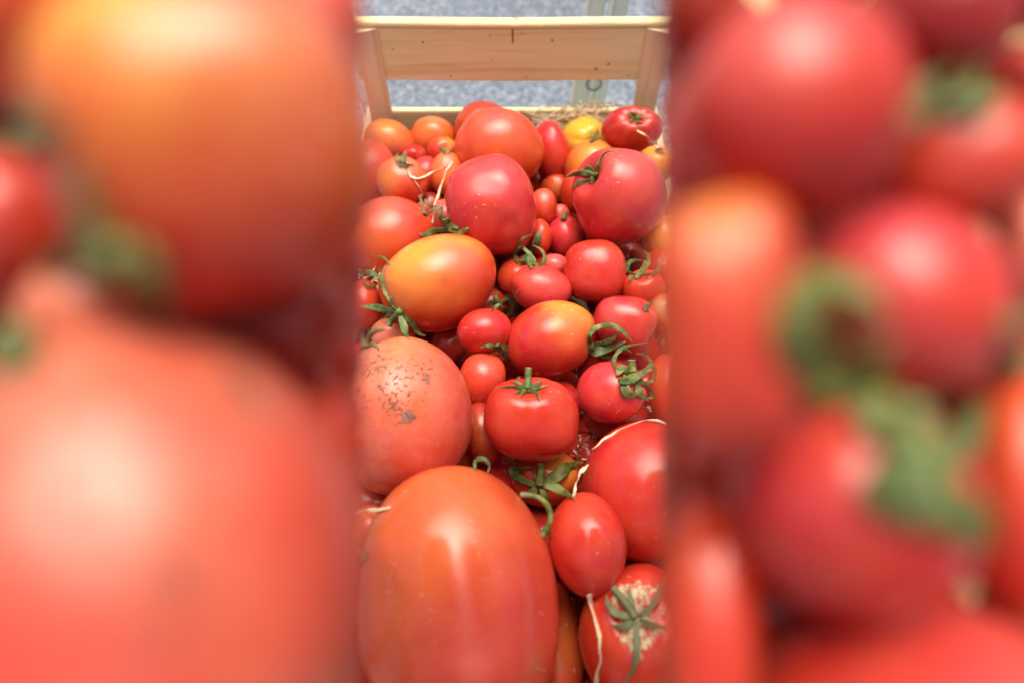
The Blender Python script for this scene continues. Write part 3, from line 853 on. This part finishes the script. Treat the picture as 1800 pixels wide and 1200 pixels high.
def path3(pts, lift=0.0012, ref=None, span=0.014, arch=0.0):
    """photo points laid on whatever tomato is under them, then smoothed"""
    n = len(pts)
    P = []
    for i in range(n):
        p0, p1 = pts[max(i - 1, 0)], pts[i]
        P.append(p1)
    # Catmull-Rom in the picture
    dense = []
    for i in range(n - 1):
        a, b, c, d = pts[max(i - 1, 0)], pts[i], pts[i + 1], pts[min(i + 2, n - 1)]
        m = 6
        for k in range(m):
            s = k / m
            dense.append(tuple(0.5 * ((2 * b[q]) + (-a[q] + c[q]) * s + (2 * a[q] - 5 * b[q] + 4 * c[q] - d[q]) * s * s + (-a[q] + 3 * b[q] - 3 * c[q] + d[q]) * s ** 3) for q in (0, 1)))
    dense.append(tuple(pts[-1][:2]))
    if ref is None:
        hs = [h for h in (hit(*q) for q in dense) if h and h < 1.2]
        ref = min(hs) if hs else on_z(*dense[0], 0)
    ds = []
    for q in dense:
        h = hit(*q)
        if h is None: h = ref + span
        ds.append(min(max(h, ref - span), ref + span))
    ds = np.array(ds)
    sm = ds.copy()
    for _ in range(6):
        pad = np.concatenate([[sm[0]], sm, [sm[-1]]])
        sm = np.minimum((pad[:-2] + pad[1:-1] + pad[2:]) / 3, ds)
    t = np.linspace(0, 1, len(sm))
    sm = sm - lift - arch * np.sin(t * math.pi)
    return [at(q[0], q[1], d) for q, d in zip(dense, sm)], sm


def ribbon(name, pts, wpx, mat, parent, lift=0.0012, ref=None, span=0.014, arch=0.0, taper=True, thick=0.22, roundness=False, fold=0.35, flat_end=False, cut=False):
    """a leaf blade or stalk: an elliptical section swept along the path"""
    if mat is M_STRAW:
        q_ = []
        for (a, b), (c, d) in zip(pts[:-1], pts[1:]):
            q_ += [(a, b), ((a + c) / 2 + random.uniform(-.09, .09) * abs(d - b), (b + d) / 2 + random.uniform(-.09, .09) * abs(c - a))]
        pts = q_ + [pts[-1]]
    P, ds = path3(pts, lift, ref, span, arch)
    n = len(P)
    ns = 8
    verts, tips = [], []
    ph = random.uniform(0, 6)
    for i, p in enumerate(P):
        t = i / (n - 1)
        tan = (P[min(i + 1, n - 1)] - P[max(i - 1, 0)]).normalized()
        view = (CAM - p).normalized()
        sidev = tan.cross(view).normalized()
        nrm = sidev.cross(tan).normalized()
        if not roundness:
            tw = (0.5 if taper else 1.1) * math.sin(t * (4 if taper else 6) + ph)
            sidev, nrm = sidev * math.cos(tw) + nrm * math.sin(tw), nrm * math.cos(tw) - sidev * math.sin(tw)
        w = wpx / 2 * ds[i] / FPX
        if roundness:
            k = 1.15 - 0.3 * t if taper else 1
            k *= 1 + 0.06 * math.sin(t * 17 + ph)
            a = b = w * k
            if cut and t > 0.9: a = b = w * k * 1.12
        else:
            k = (0.55 + 1.1 * t) if t < 0.35 else (0.93 + 0.07 * math.cos((t - .35) * 5)) * (1 - ((t - 0.35) / 0.65) ** 1.7) + 0.06
            if not taper: k = 0.75 + 0.28 * math.sin(t * 7 + ph) + random.uniform(-.12, .12)
            a = w * k * (1 + 0.07 * math.sin(t * 23 + ph) + random.uniform(-.10, .10)) * (.88 if taper else 1); b = max(w * k * thick, 0.00022)
        for j in range(ns):
            an = j / ns * 2 * math.pi
            off = sidev * (a * math.cos(an)) + nrm * (b * math.sin(an))
            if not roundness: off += nrm * (abs(math.cos(an)) ** 1.5 * a * fold)
            verts.append(p + off); tips.append(t)
    faces = []
    for i in range(n - 1):
        for j in range(ns):
            faces.append((i * ns + j, i * ns + (j + 1) % ns, (i + 1) * ns + (j + 1) % ns, (i + 1) * ns + j))
    faces.append(tuple(range(ns))[::-1]); faces.append(tuple((n - 1) * ns + j for j in range(ns)))
    if parent is not None:
        loc = Vector(parent.location)
    else:
        loc = P[n // 2].copy()
    me = bpy.data.meshes.new(name)
    me.from_pydata([tuple(v - loc) for v in verts], [], faces)
    me.polygons.foreach_set('use_smooth', [True] * len(me.polygons))
    me.materials.append(mat)
    if cut:
        me.materials.append(M_CUT); me.polygons[-1].material_index = 1; me.polygons[-1].use_smooth = False
    a_ = me.attributes.new('tip', 'FLOAT', 'POINT')
    a_.data.foreach_set('value', np.array(tips, np.float32))
    o = bpy.data.objects.new(name, me)
    S.collection.objects.link(o)
    if parent is not None: o.parent = parent
    else: o.location = loc
    return o


DRY = ('cracked', 'stemmed', 'mid_small', 'slot_tiny', 'pale_sliver')


def calyx(key, sepals, stems=(), lift=0.0012, span=0.014):
    global HEAP
    par = OBJ[key]
    HEAP = 1 if key[:2] in ('l_', 'r_') else 0
    for s in sepals:
        pts, w = s[0], s[1]
        kw = s[2] if len(s) > 2 else {}
        ribbon('sepal', pts, w, M_DRY if key in DRY else M_GREEN, par, **{**dict(lift=lift, span=span, arch=0.002), **kw})
    for pts, w in stems:
        ribbon('stem', pts, w, M_DRY if key in DRY else M_GREEN, par, lift=lift + 0.002, span=span, roundness=True, cut=True, arch=0.0)


calyx('yellow_orange', [([(697, 545), (680, 520), (672, 490), (677, 466)], 9), ([(696, 546), (662, 541), (631, 539)], 15), ([(703, 550), (723, 566), (735, 585), (748, 590)], 14),
                        ([(703, 556), (712, 580), (718, 596)], 17), ([(694, 545), (688, 532), (686, 521)], 8), ([(690, 545), (684, 551), (676, 560)], 12)], [([(704, 546), (692, 560), (682, 572)], 12)])
calyx('behind_yellow', [([(668, 489), (650, 480), (631, 478)], 13), ([(664, 500), (650, 505), (640, 496), (636, 478)], 6), ([(684, 466), (675, 453), (652, 449)], 5)])
calyx('mid_calyx', [([(790, 404), (765, 405), (748, 413), (737, 411)], 13), ([(790, 404), (784, 388), (773, 378), (777, 362)], 12), ([(788, 404), (810, 409), (818, 404), (824, 400)], 12), ([(786, 400), (796, 398), (806, 402)], 14)], [([(790, 404), (787, 396), (783, 384)], 14)])
calyx('mid_small', [([(747, 351), (757, 362), (778, 364)], 8), ([(748, 379), (762, 369), (781, 362)], 7)], [([(746, 377), (742, 360), (738, 344)], 6)])
calyx('stemmed', [([(708, 288), (700, 285), (697, 275), (702, 269)], 8), ([(710, 288), (704, 291), (699, 286)], 7), ([(712, 289), (720, 290), (729, 291)], 6), ([(708, 287), (706, 278), (710, 272)], 8), ([(710, 290), (715, 294), (719, 293)], 6)], [([(709, 287), (711, 278), (713, 268)], 6)])
calyx('spiky', [([(783, 270), (777, 264), (770, 258)], 6, dict(arch=.004)), ([(783, 270), (781, 262), (779, 255)], 6, dict(arch=.004)), ([(786, 270), (795, 264), (798, 257)], 5)])
calyx('yellow', [([(1046, 246), (1052, 241), (1057, 236)], 8), ([(1046, 246), (1040, 249), (1035, 252)], 8), ([(1046, 245), (1050, 236), (1050, 224)], 5), ([(1045, 246), (1040, 238), (1037, 230)], 5), ([(1044, 247), (1036, 248)], 6)], [([(1046, 246), (1050, 243), (1055, 240)], 6)])
calyx('ribbed_back', [([(1118, 208), (1108, 205), (1102, 200)], 6), ([(1118, 208), (1110, 212), (1106, 215)], 6), ([(1119, 209), (1122, 216), (1134, 219)], 6), ([(1119, 208), (1128, 206), (1133, 203)], 6), ([(1118, 206), (1117, 200), (1118, 196)], 6), ([(1118, 206), (1112, 200), (1106, 197)], 6)], [([(1118, 209), (1123, 206), (1126, 201)], 6)])
calyx('heart', [([(1046, 308), (1020, 304), (993, 312)], 13), ([(1040, 317), (1018, 321), (1004, 335)], 9), ([(1046, 305), (1034, 296), (1022, 304)], 12), ([(1054, 295), (1058, 276), (1068, 267), (1085, 266)], 5, dict(lift=.004)), ([(1050, 302), (1049, 292), (1052, 285)], 7), ([(1046, 310), (1040, 318), (1035, 321)], 16)], [([(1049, 307), (1040, 306), (1034, 302)], 8)])
calyx('right_yellow', [([(1152, 266), (1160, 262), (1168, 264)], 6), ([(1152, 266), (1163, 268), (1170, 272)], 5)])
calyx('curl_calyx', [([(932, 460), (912, 460), (906, 448), (912, 435), (925, 432)], 9), ([(932, 440), (943, 424), (950, 404)], 18), ([(926, 464), (946, 467), (957, 456), (952, 440), (936, 431)], 9), ([(920, 436), (934, 450), (946, 468)], 9),
                     ([(908, 436), (918, 420), (936, 412)], 5), ([(930, 450), (932, 462), (935, 472)], 16), ([(930, 447), (922, 455), (916, 462)], 14)], [([(932, 448), (931, 444), (930, 440)], 8)], lift=.003)
calyx('claw_calyx', [([(1120, 484), (1104, 476), (1106, 462), (1120, 457), (1136, 460)], 9), ([(1126, 482), (1138, 466), (1140, 450), (1134, 443)], 11), ([(1126, 484), (1150, 479), (1164, 462), (1167, 442)], 10, dict(lift=.004)), ([(1116, 490), (1128, 476), (1134, 458)], 12), ([(1112, 484), (1108, 490), (1109, 496)], 8)])
calyx('two_tone', [([(1042, 610), (1036, 592), (1048, 577), (1072, 572), (1094, 580), (1112, 602)], 13, dict(lift=.004)), ([(1038, 600), (1042, 617), (1070, 614), (1100, 600)], 22, dict(lift=.004)), ([(1042, 604), (1062, 602), (1080, 594), (1086, 580)], 11),
                   ([(1046, 618), (1062, 628), (1080, 626)], 9), ([(1086, 602), (1096, 610), (1111, 620)], 8), ([(1060, 574), (1085, 576), (1100, 590), (1111, 601)], 8, dict(lift=.006))])
calyx('hooked', [([(1106, 655), (1084, 646), (1081, 628), (1094, 612), (1115, 606), (1138, 602)], 9, dict(lift=.004)), ([(1086, 668), (1104, 668), (1130, 656), (1146, 648)], 19, dict(lift=.006)), ([(1120, 662), (1132, 650), (1145, 640), (1134, 624), (1118, 622)], 10, dict(lift=.005)),
                 ([(1100, 660), (1098, 680), (1108, 694), (1122, 690)], 22), ([(1122, 664), (1138, 680), (1148, 696), (1134, 700)], 14, dict(lift=.004)), ([(1104, 652), (1092, 650), (1084, 660)], 20), ([(1128, 672), (1148, 668), (1152, 648), (1146, 636)], 9, dict(lift=.005)), ([(1120, 668), (1124, 690), (1140, 704)], 16)],
      [([(1112, 656), (1111, 646), (1110, 632)], 14)], lift=.002)
calyx('knobbly', [([(1132, 542), (1140, 536), (1151, 526)], 9), ([(1130, 540), (1136, 545), (1142, 548)], 6)])
calyx('right_green', [([(1152, 592), (1163, 584), (1172, 581)], 11)], [([(1166, 596), (1165, 600), (1164, 604)], 8)])
calyx('small_oval', [([(884, 620), (868, 610), (856, 607), (844, 612)], 11), ([(880, 616), (876, 606), (868, 610)], 10), ([(882, 616), (890, 622), (893, 640)], 9), ([(878, 612), (888, 608), (892, 626)], 8)])
calyx('ribbed', [([(927, 684), (902, 679), (878, 681)], 8), ([(927, 684), (914, 688), (904, 691)], 9), ([(928, 685), (943, 690), (949, 703)], 9), ([(928, 683), (946, 681), (964, 676)], 8), ([(928, 681), (944, 674), (956, 669)], 7), ([(926, 681), (912, 673), (898, 669)], 7), ([(926, 684), (918, 690), (915, 697)], 8)],
      [([(927, 684), (928, 668), (929, 646)], 13)], lift=.001)
calyx('star_calyx', [([(944, 852), (918, 842), (902, 828), (914, 822), (936, 820)], 20), ([(952, 852), (976, 838), (1000, 818), (1025, 812)], 26), ([(958, 854), (984, 860), (1012, 876)], 20), ([(950, 856), (958, 876), (964, 892)], 15), ([(944, 856), (934, 866), (922, 872)], 16), ([(944, 846), (938, 832), (934, 818)], 5)],
      [([(949, 852), (950, 832), (950, 814)], 15)], lift=.003)
calyx('egg', [([(972, 900), (962, 880), (940, 870), (915, 870)], 5)], [([(954, 940), (968, 915), (962, 888), (942, 872), (914, 869)], 11)], lift=.001)
calyx('cracked', [([(1116, 1082), (1088, 1080), (1070, 1064), (1066, 1044)], 18), ([(1116, 1078), (1108, 1056), (1106, 1030)], 14), ([(1124, 1082), (1146, 1062), (1160, 1034), (1168, 1012)], 13), ([(1124, 1090), (1150, 1098), (1174, 1104)], 14),
                  ([(1118, 1092), (1120, 1140), (1115, 1172), (1098, 1199)], 15), ([(1112, 1088), (1096, 1100), (1072, 1098)], 16)], [([(1118, 1086), (1100, 1060), (1077, 1031)], 14)], lift=.002)
calyx('low_ball', [([(878, 534), (864, 530), (856, 536)], 8), ([(878, 534), (890, 526), (900, 528)], 8), ([(878, 534), (886, 544), (898, 548)], 8), ([(878, 534), (872, 522), (876, 514)], 8), ([(878, 534), (868, 542), (862, 546)], 8)])
calyx('pale_sliver', [([(644, 606), (648, 592), (658, 580), (676, 578)], 9), ([(640, 612), (656, 604), (667, 614)], 9), ([(646, 610), (638, 618), (630, 620)], 10)], [([(642, 612), (640, 598), (638, 582)], 15)])
calyx('shade_red', [([(834, 826), (836, 810), (850, 806), (860, 818), (856, 832)], 10)])
calyx('below_dirty', [([(648, 978), (640, 974), (630, 966)], 18), ([(644, 978), (636, 990), (628, 1000)], 18)])
calyx('slot_tiny', [], [([(990, 386), (992, 380), (994, 374)], 9)])
# blurred side tomatoes
calyx('l_gold', [([(215, 440), (160, 430), (100, 470), (60, 470)], 60), ([(220, 440), (260, 480), (290, 540)], 80), ([(210, 430), (150, 360), (135, 260)], 45), ([(215, 440), (170, 460), (170, 500)], 70)], [([(215, 440), (190, 470), (165, 510)], 50)], lift=.001, span=.02)
calyx('l_mid', [([(100, 200), (60, 215), (10, 205)], 60), ([(90, 215), (40, 260), (5, 240)], 40)], lift=.001, span=.02)
calyx('l_pale', [([(60, 640), (30, 600), (0, 560)], 60), ([(60, 640), (20, 630), (-20, 610)], 60)], lift=.001, span=.02)
calyx('r_rose', [([(1410, 670), (1385, 570), (1430, 505), (1500, 505), (1560, 560)], 84), ([(1385, 600), (1430, 665), (1510, 650), (1570, 590)], 96), ([(1400, 600), (1450, 600), (1530, 560)], 40), ([(1430, 668), (1480, 690), (1530, 690)], 46)], lift=.001, span=.02)
calyx('r_mid', [([(1600, 790), (1530, 740), (1560, 700), (1680, 690)], 60), ([(1540, 830), (1620, 830), (1720, 770)], 90), ([(1600, 800), (1560, 860), (1600, 920)], 90), ([(1620, 800), (1690, 880), (1720, 940), (1660, 930)], 66), ([(1620, 790), (1700, 760), (1720, 700)], 60), ([(1600, 820), (1640, 900), (1700, 930)], 80)], [([(1610, 800), (1608, 770), (1605, 720)], 60)], lift=.001, span=.02)
calyx('r_corner', [([(1650, 200), (1630, 150), (1680, 120)], 50), ([(1650, 200), (1700, 160), (1720, 110)], 46), ([(1650, 205), (1720, 190), (1770, 150)], 46), ([(1650, 200), (1610, 200), (1590, 230)], 46)], lift=.001, span=.02)
calyx('r_pale_edge', [([(1760, 580), (1790, 560), (1830, 540)], 50), ([(1760, 590), (1780, 640), (1830, 620)], 50)], lift=.001, span=.02)

# ------------------------------------------------------------------ wood wool
STR = [('pale bent wood wool strand lying across the stained tomato', [(714, 293), (722, 310), (735, 314), (760, 303), (795, 286)], 5),
       ('long pale wood wool strand hanging down between tomatoes at upper left', [(795, 284), (784, 300), (774, 330), (764, 360), (760, 392)], 5),
       ('thin forked wood wool strand below the dry stem', [(728, 314), (738, 330), (742, 345), (738, 360)], 2.5),
       ('wood wool strand under the dusty tomato at the left edge', [(626, 902), (650, 896), (686, 891)], 9),
       ('wood wool strand left of the glossy dark red tomato', [(1008, 872), (1012, 850), (1020, 830), (1034, 816)], 8),
       ('thin wood wool strand over the glossy dark red tomato', [(1040, 790), (1060, 772), (1086, 756), (1120, 742), (1150, 738), (1170, 744)], 5),
       ('flat wood wool strand beside the cracked tomato at the bottom', [(1036, 1044), (1044, 1080), (1054, 1120), (1056, 1160), (1048, 1202)], 11),
       ('wood wool strand draped over the ribbed beefsteak tomato', [(1120, 230), (1138, 240), (1150, 254), (1160, 262)], 4),
       ('curled wood wool strand in the far left corner', [(631, 182), (638, 204), (637, 225), (634, 244)], 4),
       ('short wood wool strand sticking up in the far left corner', [(655, 178), (652, 196), (644, 214)], 3.5)]
HEAP = 0
for lab, pts, w in STR:
    o = ribbon('wood_wool_strand', pts, w, M_STRAW, None, lift=.0015, span=.03, taper=False, thick=.12, fold=.12)
    tag(o, lab, 'wood wool', 'single wood wool strands')


def tangle(label, boxes):
    bmv, bmf = [], []
    for (x0, y0, x1, y1, cnt, span, dep_ref) in boxes:
        for _ in range(cnt):
            px, py = random.uniform(x0, x1), random.uniform(y0, y1)
            an = random.uniform(-.7, .7) if random.random() < .7 else random.uniform(0, 6.28)
            L_ = random.uniform(.5, 1.1) * max(x1 - x0, y1 - y0) * .8
            d = dep_ref(px, py) - random.uniform(0, .018)
            P = []
            curl = random.uniform(-1.6, 1.6)
            for k in range(9):
                P.append(at(px, py, d + 0.006 * math.sin(k * .7 + px)))
                px += math.cos(an) * L_ / 8; py += math.sin(an) * L_ / 8
                an += curl / 8 + random.uniform(-.1, .1)
                py = max(py, y0 - 9 - 4 * math.sin(px))
            w = random.uniform(.0005, .0009)
            b = len(bmv)
            for i, p in enumerate(P):
                tan = (P[min(i + 1, 8)] - P[max(i - 1, 0)])
                tan = tan.normalized() if tan.length > 1e-7 else Vector((1, 0, 0))
                sv = tan.cross((CAM - p).normalized())
                sv = sv.normalized() if sv.length > 1e-6 else Vector((0, 0, 1))
                nv = sv.cross(tan)
                for aa, bb in ((-1, 0), (0, .35), (1, 0), (0, -.35)):
                    bmv.append(p + sv * w * aa + nv * w * bb)
            for i in range(8):
                for j in range(4):
                    bmf.append((b + i * 4 + j, b + i * 4 + (j + 1) % 4, b + i * 4 + 4 + (j + 1) % 4, b + i * 4 + 4 + j))
    o = mesh_obj('wood_wool', bmv, bmf, M_STRAW)
    tag(o, label, 'wood wool', kind='stuff')


def wall_dep(px, py):
    return (YW - 0.004) / ray(px, py).y


tangle('loose tangle of pale wood wool along the far end board', [(912, 196, 1050, 216, 26, 0, wall_dep), (970, 184, 1050, 200, 9, 0, wall_dep), (1146, 205, 1176, 264, 12, 0, wall_dep)])
tangle('wood wool showing in the gap beside the ribbed red tomato', [(1002, 775, 1032, 835, 12, 0, lambda a, b: on_z(a, b, -0.045))])
tangle('wood wool showing behind the green tendrils at the left edge', [(626, 462, 668, 520, 26, 0, lambda a, b: on_z(a, b, -0.012))])

# ------------------------------------------------------------------ display trays that carry the nearer tomatoes
for sx, word in ((-1, 'left'), (1, 'right')):
    M4 = Matrix((RT, UP, -FW)).transposed().to_4x4()
    x0, x1 = (0.043, 0.174)
    ctr = CAM + FW * TD + RT * (sx * (x0 + x1) / 2)
    e = empty('display_tray', (ctr.x, ctr.y, GZ))
    tag(e, 'tilted wooden tray on legs under the blurred tomatoes on the %s side' % word, 'tray')
    bpy.context.view_layer.update()

    def tbox(name, ax0, ax1, ay0, ay1, az0, az1, mat):
        vs = []
        for zz in (az0, az1):
            for (a, b) in ((ax0, ay0), (ax1, ay0), (ax1, ay1), (ax0, ay1)):
                vs.append(CAM + RT * a + UP * b + FW * zz)
        fs = [(0, 1, 2, 3), (7, 6, 5, 4), (0, 4, 5, 1), (1, 5, 6, 2), (2, 6, 7, 3), (3, 7, 4, 0)]
        o = mesh_obj(name, vs, fs, mat, e)
        bm = bmesh.new(); bm.from_mesh(o.data)
        bmesh.ops.recalc_face_normals(bm, faces=bm.faces)
        bmesh.ops.bevel(bm, geom=list(bm.edges), offset=.0008, segments=2, affect='EDGES')
        bm.to_mesh(o.data); bm.free()
        return o
    ys = np.linspace(-.115, .115, 7)
    for a, b in zip(ys[:-1], ys[1:]):
        tbox('slat', sx * x0, sx * x1, a + .001, b - .001, TD, TD + .005, M_WOODX)
    tbox('lip', sx * (x0 + .001), sx * (x1 - .001), -.121, -.1155, TD - .03, TD + .005, M_WOODX)
    for yy in (-.08, .08):
        tbox('batten', sx * (x0 + .004), sx * (x1 - .002), yy - .009, yy + .009, TD + .0055, TD + .014, M_WOODX)
    for xx in (.1675,):
        for yy in (-.08, .08):
            p = CAM + RT * (sx * xx) + UP * yy + FW * (TD + .0145)
            tube_box('leg', (p.x, p.y, GZ), (p.x, p.y, p.z - .006), .006, .006, M_WOODZ, e)
